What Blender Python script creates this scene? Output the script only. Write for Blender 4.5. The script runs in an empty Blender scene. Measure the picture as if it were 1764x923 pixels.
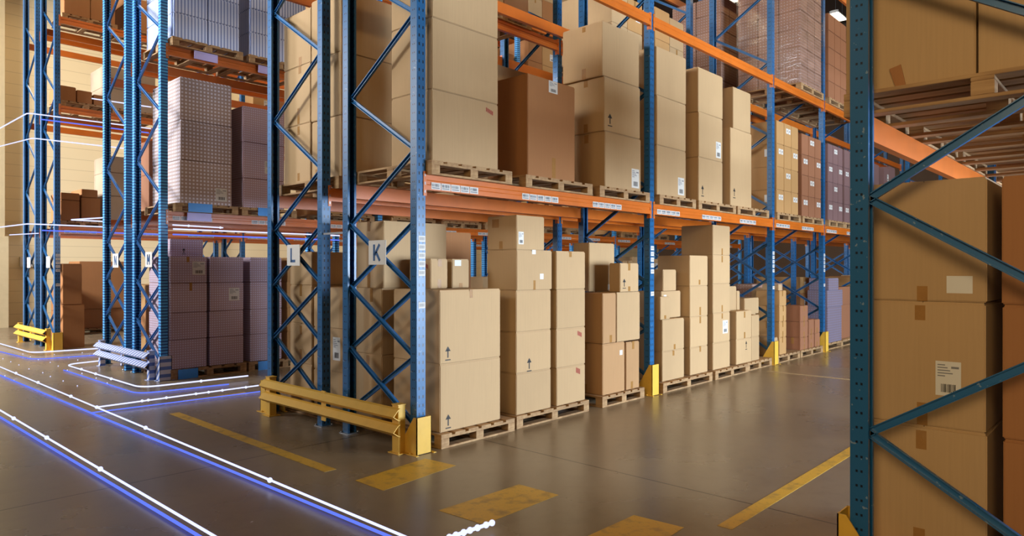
import bpy, bmesh, math, random, zlib
from mathutils import Vector
random.seed(7)
S = bpy.context.scene
COL = S.collection
ORD = ['bottom', 'second from the floor', 'third from the floor', 'fourth from the floor', 'fifth from the floor', 'sixth from the floor']
NTH = ['first', 'second', 'third', 'fourth', 'fifth', 'sixth', 'seventh', 'eighth', 'ninth', 'tenth', 'eleventh']

# ------------------------------------------------------------------ materials
def srgb(r, g, b):
    f = lambda c: (c / 255 / 12.92) if c / 255 <= .04045 else ((c / 255 + .055) / 1.055) ** 2.4
    return (f(r), f(g), f(b), 1)

class N:
    def __init__(s, name):
        s.m = bpy.data.materials.new(name); s.m.use_nodes = True
        s.t = s.m.node_tree; s.b = s.t.nodes['Principled BSDF']; s.out = s.t.nodes['Material Output']
    def n(s, kind, **kw):
        x = s.t.nodes.new('ShaderNode' + kind)
        for k, v in kw.items(): setattr(x, k, v)
        return x
    def l(s, a, b): s.t.links.new(a, b)
    def math(s, op, a, b=None, c=None):
        x = s.n('Math', operation=op)
        for i, v in enumerate((a, b, c)):
            if v is None: continue
            if isinstance(v, (int, float)): x.inputs[i].default_value = v
            else: s.l(v, x.inputs[i])
        return x.outputs[0]
    def mix(s, fac, a, b, mode='MIX'):
        x = s.n('MixRGB', blend_type=mode)
        for i, v in enumerate((fac, a, b)):
            if isinstance(v, (int, float)): x.inputs[i].default_value = v
            elif isinstance(v, tuple): x.inputs[i].default_value = v
            else: s.l(v, x.inputs[i])
        return x.outputs[0]
    def obj(s):
        tc = s.n('TexCoord'); sp = s.n('SeparateXYZ'); s.l(tc.outputs['Object'], sp.inputs[0])
        return tc.outputs['Object'], sp.outputs[0], sp.outputs[1], sp.outputs[2]
    def noise(s, vec, scale, detail=3, stretch=None):
        if stretch:
            mp = s.n('Mapping'); mp.inputs['Scale'].default_value = stretch; s.l(vec, mp.inputs[0]); vec = mp.outputs[0]
        x = s.n('TexNoise'); x.inputs['Scale'].default_value = scale; x.inputs['Detail'].default_value = detail
        s.l(vec, x.inputs['Vector']); return x.outputs['Fac']
    def ramp(s, v, a, b):
        x = s.n('MapRange'); s.l(v, x.inputs[0])
        x.inputs[1].default_value = a; x.inputs[2].default_value = b
        return x.outputs[0]
    def fin(s, col=None, rough=.5, metal=0, bump=None, bstr=.1, spec=None):
        if col is not None:
            if isinstance(col, tuple): s.b.inputs['Base Color'].default_value = col
            else: s.l(col, s.b.inputs['Base Color'])
        if isinstance(rough, (int, float)): s.b.inputs['Roughness'].default_value = rough
        else: s.l(rough, s.b.inputs['Roughness'])
        s.b.inputs['Metallic'].default_value = metal
        if spec is not None: s.b.inputs['Specular IOR Level'].default_value = spec
        if bump is not None:
            x = s.n('Bump'); x.inputs['Strength'].default_value = bstr; x.inputs['Distance'].default_value = .01
            s.l(bump, x.inputs['Height']); s.l(x.outputs[0], s.b.inputs['Normal'])
        return s.m

def kraft(name, c, dots=0, dotcol=None, tint=None, dsize=.3, stripes=0):
    k = N(name); v, x, y, z = k.obj()
    oi = k.n('ObjectInfo')
    n1 = k.noise(v, 6, 4, (14, 14, .5)); n2 = k.noise(v, 2.2, 3)
    dark = tuple(q * .9 for q in c[:3]) + (1,)
    col = k.mix(k.ramp(oi.outputs['Random'], 0, 1), c, dark)
    col = k.mix(k.math('MULTIPLY', k.ramp(n1, .35, .75), .22), col, tuple(q * .7 for q in c[:3]) + (1,))
    col = k.mix(k.math('MULTIPLY', k.ramp(n2, .45, .75), .18), col, tuple(min(1, q * 1.18) for q in c[:3]) + (1,))
    if tint: col = k.mix(tint[0], col, tint[1])
    if dots:
        u = k.math('FRACT', k.math('DIVIDE', k.math('ADD', x, y), dots)); w = k.math('FRACT', k.math('DIVIDE', z, dots))
        du = k.math('LESS_THAN', k.math('ABSOLUTE', k.math('SUBTRACT', u, .5)), dsize)
        dw = k.math('LESS_THAN', k.math('ABSOLUTE', k.math('SUBTRACT', w, .5)), dsize)
        col = k.mix(k.math('MULTIPLY', k.math('MULTIPLY', du, dw), .7), col, dotcol)
    if stripes:
        u = k.math('FRACT', k.math('DIVIDE', k.math('ADD', x, y), stripes))
        col = k.mix(k.math('MULTIPLY', k.math('LESS_THAN', u, .5), .75), col, dotcol)
    return k.fin(col, .72, bump=n1, bstr=.06, spec=.3)

def steel(name, c, rough=.38, stripe=None, holes=True, hx=None):
    k = N(name); v, x, y, z = k.obj()
    n = k.noise(v, 30, 4); n2 = k.noise(v, 3, 3)
    col = k.mix(k.math('MULTIPLY', k.ramp(n2, .4, .8), .25), c, tuple(q * .7 for q in c[:3]) + (1,))
    if stripe:
        fz = k.math('FRACT', k.math('DIVIDE', z, stripe[0]))
        col = k.mix(k.math('LESS_THAN', fz, .5), col, stripe[1])
    # worn paint chips showing primer
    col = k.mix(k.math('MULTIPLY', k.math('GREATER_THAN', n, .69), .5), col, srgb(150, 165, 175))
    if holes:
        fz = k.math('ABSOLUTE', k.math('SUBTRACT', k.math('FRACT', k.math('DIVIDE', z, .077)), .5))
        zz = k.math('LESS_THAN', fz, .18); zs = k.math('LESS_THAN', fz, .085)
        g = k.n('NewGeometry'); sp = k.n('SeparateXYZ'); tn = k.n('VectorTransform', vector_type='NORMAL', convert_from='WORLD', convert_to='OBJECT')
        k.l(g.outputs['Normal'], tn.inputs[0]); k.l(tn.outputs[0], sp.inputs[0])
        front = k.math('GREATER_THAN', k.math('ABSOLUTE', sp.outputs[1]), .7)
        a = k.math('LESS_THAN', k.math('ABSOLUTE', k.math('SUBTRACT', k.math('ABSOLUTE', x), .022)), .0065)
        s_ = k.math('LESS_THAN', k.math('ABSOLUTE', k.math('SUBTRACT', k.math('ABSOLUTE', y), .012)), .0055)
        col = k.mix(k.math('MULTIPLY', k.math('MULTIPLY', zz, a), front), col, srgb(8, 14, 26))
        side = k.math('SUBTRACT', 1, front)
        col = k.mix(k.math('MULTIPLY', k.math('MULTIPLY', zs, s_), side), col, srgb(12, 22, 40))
    return k.fin(col, rough, .0, spec=.5)

def plain(name, c, rough=.5, metal=0, var=.15, scale=8, spec=.5):
    k = N(name); v, x, y, z = k.obj(); n = k.noise(v, scale, 4)
    col = k.mix(k.math('MULTIPLY', k.ramp(n, .4, .75), var), c, tuple(q * .55 for q in c[:3]) + (1,))
    return k.fin(col, rough, metal, spec=spec)

def glow(name, c, strength):
    k = N(name); e = k.n('Emission'); e.inputs[0].default_value = c; e.inputs[1].default_value = strength
    k.l(e.outputs[0], k.out.inputs[0]); return k.m

M = {}
M['kraft'] = kraft('kraft_cardboard', srgb(186, 153, 111))
M['kraft_dark'] = kraft('dark_kraft_cardboard', srgb(164, 112, 68))
M['kraft_mid'] = kraft('warm_kraft_cardboard', srgb(178, 136, 92))
M['kraft_grey'] = kraft('greyish_cardboard', srgb(172, 150, 124))
M['kraft_back'] = kraft('brown_carton', srgb(184, 140, 88))
M['carton_red'] = kraft('reddish_brown_carton', srgb(150, 100, 70))
M['kraft_dot'] = kraft('cardboard_with_dot_grid', srgb(190, 160, 135), .055, srgb(232, 230, 244), (.3, srgb(125, 125, 155)), .26)
M['kraft_grid'] = kraft('cardboard_with_fine_dot_grid', srgb(196, 164, 146), .036, srgb(206, 205, 232), (.28, srgb(110, 110, 185)), .24)
M['kraft_blue'] = kraft('cardboard_with_blue_stripes', srgb(160, 165, 190), 0, srgb(224, 232, 250), (.45, srgb(110, 140, 205)), .3, .05)
M['carton_blue'] = kraft('bluish_carton_with_dot_grid', srgb(130, 110, 110), .05, srgb(122, 120, 150), (.25, srgb(90, 88, 118)), .25)
M['carton_dusk'] = kraft('dusky_red_carton', srgb(132, 98, 82), 0, None, (.22, srgb(96, 84, 120)))
M['carton_net'] = kraft('carton_with_light_dot_grid', srgb(160, 120, 90), .055, srgb(176, 160, 160), (.08, srgb(120, 120, 170)), .18)
M['tape'] = plain('brown_packing_tape', srgb(160, 116, 64), .22, 0, .3, 30)
M['paper'] = plain('white_label_paper', srgb(212, 208, 200), .55, 0, .08)
M['ink'] = plain('black_print', srgb(40, 34, 30), .6)
M['grey_ink'] = plain('grey_print', srgb(120, 120, 124), .6)
M['red_ink'] = plain('red_print', srgb(150, 62, 40), .6)
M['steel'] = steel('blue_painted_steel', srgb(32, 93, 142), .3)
M['brace'] = steel('blue_painted_brace', srgb(38, 97, 146), .3, holes=False)
M['steel_striped'] = steel('blue_steel_with_bright_bands', srgb(22, 84, 150), stripe=(.045, srgb(84, 178, 236)), holes=False)
M['brace_b'] = steel('bright_blue_brace', srgb(58, 112, 168), holes=False)
M['orange'] = plain('orange_painted_steel', srgb(206, 106, 30), .33, 0, .25, 5, .6)
M['yellow'] = plain('yellow_painted_steel', srgb(226, 178, 66), .42, 0, .2, 9)
M['zinc'] = plain('galvanised_metal', srgb(150, 150, 150), .35, .8)
M['blue_ink'] = plain('blue_lettering', srgb(32, 82, 132), .5)
M['concrete_trim'] = plain('cream_painted_column', srgb(196, 178, 140), .7)
M['ceil'] = plain('dark_ceiling_sheet', srgb(60, 46, 36), .8)
M['glow_white'] = glow('white_light_line', (.60, .64, 1, 1), 1.75)
M['glow_blue'] = glow('blue_reflection_line', (.10, .16, .85, 1), 1.6)
M['glow_lamp'] = glow('lamp_tube', (1, .9, .72, 1), 14)
M['overlay_blue'] = plain('bright_blue_overlay', srgb(60, 150, 235), .4)
M['overlay_lilac'] = plain('lilac_overlay', srgb(190, 180, 235), .4)

def m_wood():
    k = N('pallet_wood'); v, x, y, z = k.obj(); oi = k.n('ObjectInfo')
    n = k.noise(v, 5, 5, (3, .6, 6)); n2 = k.noise(v, 1.6, 2)
    col = k.mix(k.ramp(n, .3, .75), srgb(190, 154, 108), srgb(138, 100, 62))
    col = k.mix(k.math('MULTIPLY', k.ramp(n2, .45, .7), .4), col, srgb(128, 98, 66))
    col = k.mix(k.math('MULTIPLY', oi.outputs['Random'], .25), col, srgb(120, 90, 60))
    return k.fin(col, .8, bump=n, bstr=.25)
M['wood'] = m_wood()

def m_stripe_guard():
    k = N('white_blue_striped_steel'); v, x, y, z = k.obj()
    f = k.math('FRACT', k.math('DIVIDE', k.math('ADD', y, z), .11))
    return k.fin(k.mix(k.math('LESS_THAN', f, .55), srgb(88, 118, 185), srgb(206, 208, 220)), .45)
M['guard_striped'] = m_stripe_guard()

def m_floor():
    k = N('polished_concrete_floor'); v, x, y, z = k.obj()
    n1 = k.noise(v, .55, 6); n2 = k.noise(v, 7, 6); n3 = k.noise(v, 40, 4); n4 = k.noise(v, 1.5, 5, (.35, 1.6, 1))
    col = k.mix(k.ramp(n1, .3, .7), srgb(118, 103, 82), srgb(138, 121, 98))
    col = k.mix(k.math('MULTIPLY', k.ramp(n2, .5, .8), .2), col, srgb(80, 68, 54))
    col = k.mix(k.math('MULTIPLY', k.ramp(n4, .5, .75), .3), col, srgb(142, 126, 104))
    col = k.mix(k.math('MULTIPLY', k.ramp(n3, .55, .8), .1), col, srgb(70, 60, 52))
    # sawn joints
    j1 = k.math('LESS_THAN', k.math('ABSOLUTE', k.math('SUBTRACT', k.math('FRACT', k.math('DIVIDE', k.math('ADD', x, 5.3), 6.0)), 0)), .003)
    j2 = k.math('LESS_THAN', k.math('ABSOLUTE', k.math('SUBTRACT', k.math('FRACT', k.math('DIVIDE', k.math('ADD', y, 5.1), 6.0)), 0)), .003)
    col = k.mix(k.math('MULTIPLY', k.math('MAXIMUM', j1, j2), .75), col, srgb(40, 32, 26))
    rough = k.math('ADD', .22, k.math('MULTIPLY', k.ramp(n1, .3, .75), .14))
    return k.fin(col, rough, spec=.5)
M['floor'] = m_floor()

def m_wall():
    k = N('cream_wall_cladding'); v, x, y, z = k.obj(); n = k.noise(v, .6, 3)
    f = k.math('LESS_THAN', k.math('FRACT', k.math('DIVIDE', z, .33)), .05)
    col = k.mix(k.math('MULTIPLY', k.ramp(n, .4, .7), .15), srgb(226, 208, 168), srgb(196, 180, 145))
    col = k.mix(k.math('MULTIPLY', f, .35), col, srgb(150, 132, 100))
    return k.fin(col, .7)
M['wall'] = m_wall()
M['wall_dark'] = plain('brown_wall_cladding', srgb(96, 74, 56), .8)
def m_paint():
    k = N('worn_yellow_floor_paint'); v, x, y, z = k.obj()
    n = k.noise(v, 9, 6); n2 = k.noise(v, 45, 4)
    col = k.mix(k.math('MULTIPLY', k.ramp(n, .5, .72), .7), srgb(205, 160, 50), srgb(120, 100, 58))
    col = k.mix(k.math('MULTIPLY', k.ramp(n2, .58, .75), .5), col, srgb(110, 96, 74))
    return k.fin(col, .45)
M['paint'] = m_paint()
def m_film():
    k = N('clear_stretch_film'); v, x, y, z = k.obj()
    tr = k.n('BsdfTransparent'); gl = k.n('BsdfGlossy'); gl.inputs['Roughness'].default_value = .18
    n = k.noise(v, 3, 5, (1, 1, 5)); mx = k.n('MixShader')
    bp = k.n('Bump'); bp.inputs['Strength'].default_value = .35; bp.inputs['Distance'].default_value = .02
    k.l(n, bp.inputs['Height']); k.l(bp.outputs[0], gl.inputs['Normal'])
    k.l(k.math('MULTIPLY', k.ramp(n, .35, .8), .35), mx.inputs[0]); k.l(tr.outputs[0], mx.inputs[1]); k.l(gl.outputs[0], mx.inputs[2])
    k.l(mx.outputs[0], k.out.inputs[0]); return k.m
M['film'] = m_film()

# ------------------------------------------------------------------ mesh builder
class MB:
    def __init__(s): s.v = []; s.f = []; s.i = []
    def _add(s, vs, fs, mi):
        b = len(s.v); s.v += [tuple(p) for p in vs]
        for f in fs: s.f.append([b + q for q in f]); s.i.append(mi)
        return s
    def box(s, x0, x1, y0, y1, z0, z1, mi=0):
        vs = [(x, y, z) for z in (z0, z1) for y in (y0, y1) for x in (x0, x1)]
        return s._add(vs, [(0, 2, 3, 1), (4, 5, 7, 6), (0, 1, 5, 4), (2, 6, 7, 3), (0, 4, 6, 2), (1, 3, 7, 5)], mi)
    def prism(s, pts, axis, a, b, mi=0):
        """pts: 2-D polygon in the two other axes (in x,y,z order)"""
        def P(p, t):
            if axis == 'x': return (t, p[0], p[1])
            if axis == 'y': return (p[0], t, p[1])
            return (p[0], p[1], t)
        n = len(pts); vs = [P(p, a) for p in pts] + [P(p, b) for p in pts]
        fs = [[i, (i + 1) % n, n + (i + 1) % n, n + i] for i in range(n)] + [list(range(n))[::-1], list(range(n, 2 * n))]
        return s._add(vs, fs, mi)
    def bar(s, p, q, w, h, up=(1, 0, 0), mi=0, chan=False):
        p, q = Vector(p), Vector(q); d = (q - p).normalized(); u = Vector(up); u = (u - d * u.dot(d)).normalized(); n = d.cross(u)
        if chan:
            t = .005
            prof = [(-h/2, -w/2), (h/2, -w/2), (h/2, w/2), (-h/2, w/2), (-h/2, w/2 - t), (h/2 - t, w/2 - t), (h/2 - t, -w/2 + t), (-h/2, -w/2 + t)]
        else: prof = [(-h/2, -w/2), (h/2, -w/2), (h/2, w/2), (-h/2, w/2)]
        k = len(prof)
        vs = [p + u * a + n * b for a, b in prof] + [q + u * a + n * b for a, b in prof]
        fs = [[i, (i + 1) % k, k + (i + 1) % k, k + i] for i in range(k)] + [list(range(k))[::-1], list(range(k, 2 * k))]
        return s._add(vs, fs, mi)
    def tube(s, pts, r, seg=8, mi=0):
        pts = [Vector(p) for p in pts]; rings = []
        for i, p in enumerate(pts):
            d = (pts[min(i + 1, len(pts) - 1)] - pts[max(i - 1, 0)]).normalized()
            u = d.cross(Vector((0, 0, 1))); u = u.normalized() if u.length > 1e-4 else Vector((1, 0, 0)); n = d.cross(u)
            rings.append([p + (u * math.cos(a) + n * math.sin(a)) * r for a in [2 * math.pi * j / seg for j in range(seg)]])
        vs = [q for R in rings for q in R]; fs = []
        for i in range(len(rings) - 1):
            for j in range(seg): fs.append([i * seg + j, i * seg + (j + 1) % seg, (i + 1) * seg + (j + 1) % seg, (i + 1) * seg + j])
        fs += [list(range(seg))[::-1], [len(vs) - seg + j for j in range(seg)]]
        return s._add(vs, fs, mi)
    def ball(s, c, r, mi=0, seg=10, rg=6):
        vs = [(c[0], c[1], c[2] + r)]; fs = []
        for i in range(1, rg):
            for j in range(seg):
                a, b = math.pi * i / rg, 2 * math.pi * j / seg
                vs.append((c[0] + r * math.sin(a) * math.cos(b), c[1] + r * math.sin(a) * math.sin(b), c[2] + r * math.cos(a)))
        vs.append((c[0], c[1], c[2] - r)); L = len(vs) - 1
        for j in range(seg):
            fs.append([0, 1 + j, 1 + (j + 1) % seg]); fs.append([L, 1 + (rg - 2) * seg + (j + 1) % seg, 1 + (rg - 2) * seg + j])
            for i in range(rg - 2):
                fs.append([1 + i * seg + j, 1 + (i + 1) * seg + j, 1 + (i + 1) * seg + (j + 1) % seg, 1 + i * seg + (j + 1) % seg])
        return s._add(vs, fs, mi)
    def mesh(s, name, mats, bevel=0, smooth=False):
        me = bpy.data.meshes.new(name); me.from_pydata(s.v, [], s.f)
        for m in mats: me.materials.append(m)
        for p, i in zip(me.polygons, s.i): p.material_index = i
        bm = bmesh.new(); bm.from_mesh(me); bmesh.ops.recalc_face_normals(bm, faces=bm.faces)
        if bevel: bmesh.ops.bevel(bm, geom=list(bm.edges), offset=bevel, segments=2, affect='EDGES', clamp_overlap=True)
        if smooth:
            for f in bm.faces: f.smooth = True
        bm.to_mesh(me); bm.free(); return me

def link(name, me, parent=None, loc=(0, 0, 0)):
    o = bpy.data.objects.new(name, me); COL.objects.link(o); o.location = loc
    if parent: o.parent = parent
    return o
def part(name, mb, mats, parent, loc=(0, 0, 0), **k): return link(name, mb.mesh(name, mats, **k), parent, loc)
LABELS = {}
def tag(o, label, cat, group=None):
    o['label'] = label; o['category'] = cat
    if group: o['group'] = group
    LABELS.setdefault(label, []).append(o.name)
    return o
def empty(name, loc=(0, 0, 0), parent=None):
    return link(name, None, parent, loc)
def struct(name, mb, mats):
    o = link(name, mb.mesh(name, mats)); o['kind'] = 'structure'; return o
def copy_tree(o, parent=None, loc=None):
    c = o.copy(); COL.objects.link(c)
    if parent is not None: c.parent = parent
    if loc is not None: c.location = loc
    for ch in list(o.children): copy_tree(ch, c)
    return c

# ------------------------------------------------------------------ the setting
struct('floor', MB().box(-14, 36, -16, 19.1, -.2, 0), [M['floor']])
struct('ceiling', MB().box(-5, 36, -9, 19.4, 11, 11.2), [M['ceil']])
struct('wall_left', MB().box(-3, 36, 19.1, 19.4, 0, 11), [M['wall']])
struct('wall_back', MB().box(36, 36.3, -16, 19.4, 0, 11), [M['wall_dark']])
struct('trim_1', MB().box(.05, .6, 18.6, 19.1, 0, 2.55).box(.12, .53, 18.68, 19.1, 2.55, 11), [M['concrete_trim']])
for i, X in enumerate((6.0, 12.0, 18.0)):
    struct('trim_%d' % (i + 2), MB().box(X, X + .4, 18.75, 19.1, 0, 11), [M['concrete_trim']])
for i, X in enumerate((4, 9, 14, 19, 24, 29)):
    struct('trim_%d' % (i + 5), MB().box(X, X + .25, -9, 19.1, 10.55, 11), [M['ceil']])
jb = MB().box(.95, 1.3, 18.98, 19.1, 1.7, 1.98).box(.98, 1.27, 18.97, 18.98, 1.73, 1.95)
tag(link('junction_box', jb.mesh('junction_box', [M['paper']], bevel=.008)), 'small white box fixed low on the cream wall at far left', 'wall box')

# ------------------------------------------------------------------ racks
def post_mesh(h, s, mat):
    """open channel; web (with the holes) on the outer side: s = direction of the outer side in y"""
    o = -s
    pr = [(-.05, -.045), (.05, -.045), (.05, .045), (.026, .045), (.026, .039), (.044, .039), (.044, -.034), (.012, -.034), (.008, -.028), (-.008, -.028), (-.012, -.034), (-.044, -.034), (-.044, .039), (-.026, .039), (-.026, .045), (-.05, .045)]
    pr = [(a, b * o) for a, b in pr]
    mb = MB().prism(pr, 'z', .008, h, 0).box(-.075, .075, -.07, .07, 0, .008, 1).ball((-.06, .055, .012), .012, 1, 6, 4).ball((.06, -.055, .012), .012, 1, 6, 4)
    return mb.mesh('post', [mat, M['zinc']])
def frame(yf, yr, h, postm, bracem, xlow, zig, parent, X):
    """an upright frame; origin at the front post. xlow: z nodes of crossed bays; zig: (front/rear, z) nodes"""
    s = 1 if yf > yr else -1
    f = empty('upright_frame', (X, 0, 0), parent)
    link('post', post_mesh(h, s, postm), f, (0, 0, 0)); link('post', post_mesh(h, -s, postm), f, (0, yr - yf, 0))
    d = yr - yf; e = .035 * (1 if d > 0 else -1)
    Y = {'f': e, 'r': d - e}
    def br(a, b, dx):
        mb = MB().bar((dx, Y[a[0]], a[1]), (dx, Y[b[0]], b[1]), .042, .026, chan=True)
        for q in (a, b): mb.box(dx - .017, dx + .017, Y[q[0]] - .012, Y[q[0]] + .012, q[1] - .012, q[1] + .012, 1)
        part('brace', mb, [bracem, M['zinc']], f)
    for z0, z1 in zip(xlow[:-1], xlow[1:]):
        br(('f', z0), ('r', z1), -.014); br(('r', z0), ('f', z1), .014)
    for a, b in zip(zig[:-1], zig[1:]): br(a, b, 0)
    return f
def beam_mesh(L, s):
    """stepped box beam, x from 0..L between post centres, outer face on side s of y=0; top at z=0"""
    y = lambda v: v * s
    pr = [(y(.052), -.136), (y(.052), -.092), (y(.046), -.084), (y(.046), -.052), (y(.052), -.044), (y(.052), 0), (y(.002), 0), (y(.002), -.136)]
    mb = MB().prism(pr, 'x', .052, L - .052)
    for a in (.022, L - .058):
        mb.box(a, a + .036, min(y(.046), y(.053)), max(y(.046), y(.053)), -.19, .03)
        for k in range(3): mb.box(a + .011, a + .022, min(y(.053), y(.0555)), max(y(.053), y(.0555)), -.165 + .075 * k, -.14 + .075 * k, 1)
    for a in (.0495, L - .0525): mb.box(a, a + .003, min(0, y(.05)), max(0, y(.05)), -.19, .03)
    return mb.mesh('load_beam', [M['orange'], M['zinc']])
def strip_part(parent, x0, x1, z, y, s, n=5):
    mb = MB(); w = (x1 - x0) / n
    for i in range(n):
        a = x0 + i * w; ya, yb = sorted((y, y + s * .001)); mb.box(a + .004, a + w - .004, ya, yb, z, z + .062)
        yc, yd = sorted((y + s * .001, y + s * .003))
        for k in range(6):
            mb.box(a + .014 + k * (w - .03) / 6, a + .014 + k * (w - .03) / 6 + (w - .03) / 6 * random.choice((.35, .5, .7)), yc, yd, z + .026, z + .052, 1)
        mb.box(a + .014, a + w - .02, yc, yd, z + .010, z + .018, 1)
    return part('label_strip', mb, [M['paper'], M['grey_ink']], parent)

def letter_mb(ch, w, h, x, y0, z0):
    """letter in the plane x, reading from -x side: left edge at y0 (high y), going to y0-w"""
    mb = MB(); t = .028
    def seg(a, b):
        pa = (x, y0 - a[0] * w, z0 + a[1] * h); pb = (x, y0 - b[0] * w, z0 + b[1] * h)
        mb.bar(pa, pb, t, .002)
    def vert(u): mb.box(x - .001, x + .001, y0 - u * w - t / 2, y0 - u * w + t / 2, z0, z0 + h)
    if ch == 'K': vert(0); seg((.1, .35), (1, 1)); seg((.35, .55), (1.05, 0))
    if ch == 'L': vert(0); mb.box(x - .001, x + .001, y0 - w, y0, z0, z0 + t)
    if ch == 'M': vert(0); vert(1); seg((0, 1), (.5, .3)); seg((.5, .3), (1, 1))
    if ch == 'N': vert(0); vert(1); seg((0, 1), (1, 0))
    return mb

def rack(label, yf, yr, xs, levels, h, postm, bracem, xlow, zig, sign=None, strips=False, stickers=0, lone_strips=False):
    s = 1 if yf > yr else -1
    root = tag(empty('pallet_rack', (xs[0], yf, 0)), label, 'pallet rack')
    f0 = None
    for i, X in enumerate(xs):
        if f0 is None: f0 = frame(yf, yr, h, postm, bracem, xlow, zig, root, 0); f = f0
        else: f = copy_tree(f0, root, (X - xs[0], 0, 0))
    frames = [c for c in root.children if c.name.startswith('upright_frame')]
    for f in frames[:stickers]:
        y = s * .0465
        for z in (1.915, 1.84, 1.765, 1.69, 1.61, 1.32):
            ya, yb = sorted((y - s * .001, y + s * .0008))
            mb = MB().box(-.03, .046, ya, yb, z - .027, z + .027)
            yc, yd = sorted((y + s * .0008, y + s * .0012))
            for k in range(5): mb.box(-.02 + k * .012, -.02 + k * .012 + .006, yc, yd, z - .012, z + .016, 1)
            part('location_sticker', mb, [M['paper'], M['grey_ink']], f)
    cache = {}
    for bi, (a, b) in enumerate(zip(xs[:-1], xs[1:])):
        for z in levels:
            for yy, ss in ((yf, s), (yr, -s)):
                key = (round(b - a, 3), ss)
                if key not in cache: cache[key] = beam_mesh(b - a, ss)
                bo = link('load_beam', cache[key], root, (a - xs[0], yy - yf, z))
                if strips and yy == yf and bi < 5 and z < 3:
                    L = b - a; n = 3 if L > 3 else 2
                    for k in range(n):
                        c = .11 + k * (L / n) * .95
                        strip_part(bo, c, c + .6, -.125, s * .0522, s)
    if sign is not None:
        ch, yc, zc = sign
        dy = yc - yf
        p = part('row_sign', MB().box(-.072, -.066, dy - .135, dy + .135, zc - .115, zc + .115), [M['paper']], root, bevel=.001)
        if ch: part('letter', letter_mb(ch, .085, .155, -.0735, dy + .045, zc - .078), [M['blue_ink']], p)
    return root

XK = [0, 3.88, 7.80, 10.3, 12.9, 16.8, 20.7]
XM = [0, 3.88, 7.76, 11.64, 15.5, 19.4]
low = [.25, .86, 1.47, 2.09]
zK = [('r', 2.09), ('f', 2.725), ('r', 3.34), ('f', 3.96), ('r', 4.58), ('f', 5.2), ('r', 5.82), ('f', 6.44), ('r', 7.06)]
zL = [('f', 2.09), ('r', 2.70), ('f', 3.34), ('r', 3.94), ('f', 4.58), ('r', 5.2), ('f', 5.82), ('r', 6.44), ('f', 7.06)]
LV = [2.494, 4.95, 7.4]
rack('blue and orange pallet rack with the K sign, its front along the main aisle', 0, 1.075, XK, LV, 7.7, M['steel'], M['brace'], low, zK, ('K', .515, 1.80), True, 4)
rack('blue and orange pallet rack with the L sign, back to back behind rack K', 2.612, 1.545, XK, LV, 7.7, M['steel'], M['brace'], low, zL, ('L', 2.04, 1.795))
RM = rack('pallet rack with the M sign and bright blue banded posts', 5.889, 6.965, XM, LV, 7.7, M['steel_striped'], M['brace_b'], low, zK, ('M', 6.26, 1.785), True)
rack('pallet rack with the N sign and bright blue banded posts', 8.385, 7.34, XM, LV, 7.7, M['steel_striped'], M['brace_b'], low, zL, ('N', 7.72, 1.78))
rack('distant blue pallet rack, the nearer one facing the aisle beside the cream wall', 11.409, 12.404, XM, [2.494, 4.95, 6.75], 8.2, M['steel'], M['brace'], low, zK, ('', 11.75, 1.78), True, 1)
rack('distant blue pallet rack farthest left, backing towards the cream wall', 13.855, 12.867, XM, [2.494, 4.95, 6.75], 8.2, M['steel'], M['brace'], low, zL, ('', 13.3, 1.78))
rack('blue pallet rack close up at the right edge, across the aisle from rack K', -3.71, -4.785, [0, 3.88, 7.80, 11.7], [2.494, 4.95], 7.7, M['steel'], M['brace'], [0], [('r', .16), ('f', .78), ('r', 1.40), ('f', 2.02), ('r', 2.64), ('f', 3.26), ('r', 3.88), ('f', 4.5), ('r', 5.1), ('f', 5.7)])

# back-to-back tie bars are part of the rear racks' look
tie = MB().bar((-.03, 1.1, 2.01), (-.03, 1.52, 2.01), .02, .02)
tag(link('tie_bar', tie.mesh('tie_bar', [M['zinc']])), 'thin steel tie bar joining the K and L end frames', 'tie bar')

# ------------------------------------------------------------------ guards and protectors
def guard(y0, y1, X, label, mats, sc=1.0):
    root = tag(empty('guard_rail', (X, y0, 0)), label, 'guard rail')
    L = y1 - y0; rm, pm = mats
    for y in (0, L):
        mb = MB().box(-.005, .075, y - .045, y + .045, .008, .43).box(-.03, .11, y - .08, y + .08, 0, .008).box(-.012, .082, y - .05, y + .05, .43, .438)
        for a, b in ((-.015, -.062), (.095, .062)): mb.ball((a, y + b, .012), .011, 0, 6, 4)
        part('guard_post', mb, [pm], root, bevel=.003)
    for zc in (.355, .215):
        pr = [(-.005, zc + .055), (-.03, zc + .045), (-.085, zc - .012), (-.03, zc - .05), (-.005, zc - .058), (-.005, zc - .05), (-.028, zc - .042), (-.074, zc - .012), (-.028, zc + .037), (-.005, zc + .047)]
        part('rail', MB().prism(pr, 'y', -.075, L + .06), [rm], root)
    part('support_plate', MB().box(-.02, -.005, L * .5 - .035, L * .5 + .035, .12, .42), [pm], root, bevel=.002)
    return root
guard(.11, 2.42, -.165, 'yellow steel guard rail across the K and L rack ends', (M['yellow'], M['yellow']))
guard(6.0, 8.2, -.165, 'striped white and blue guard rail across the M and N rack ends', (M['guard_striped'], M['guard_striped']))
guard(11.5, 13.75, -.165, 'distant yellow guard rail at the far left rack ends', (M['yellow'], M['yellow']))

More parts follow.
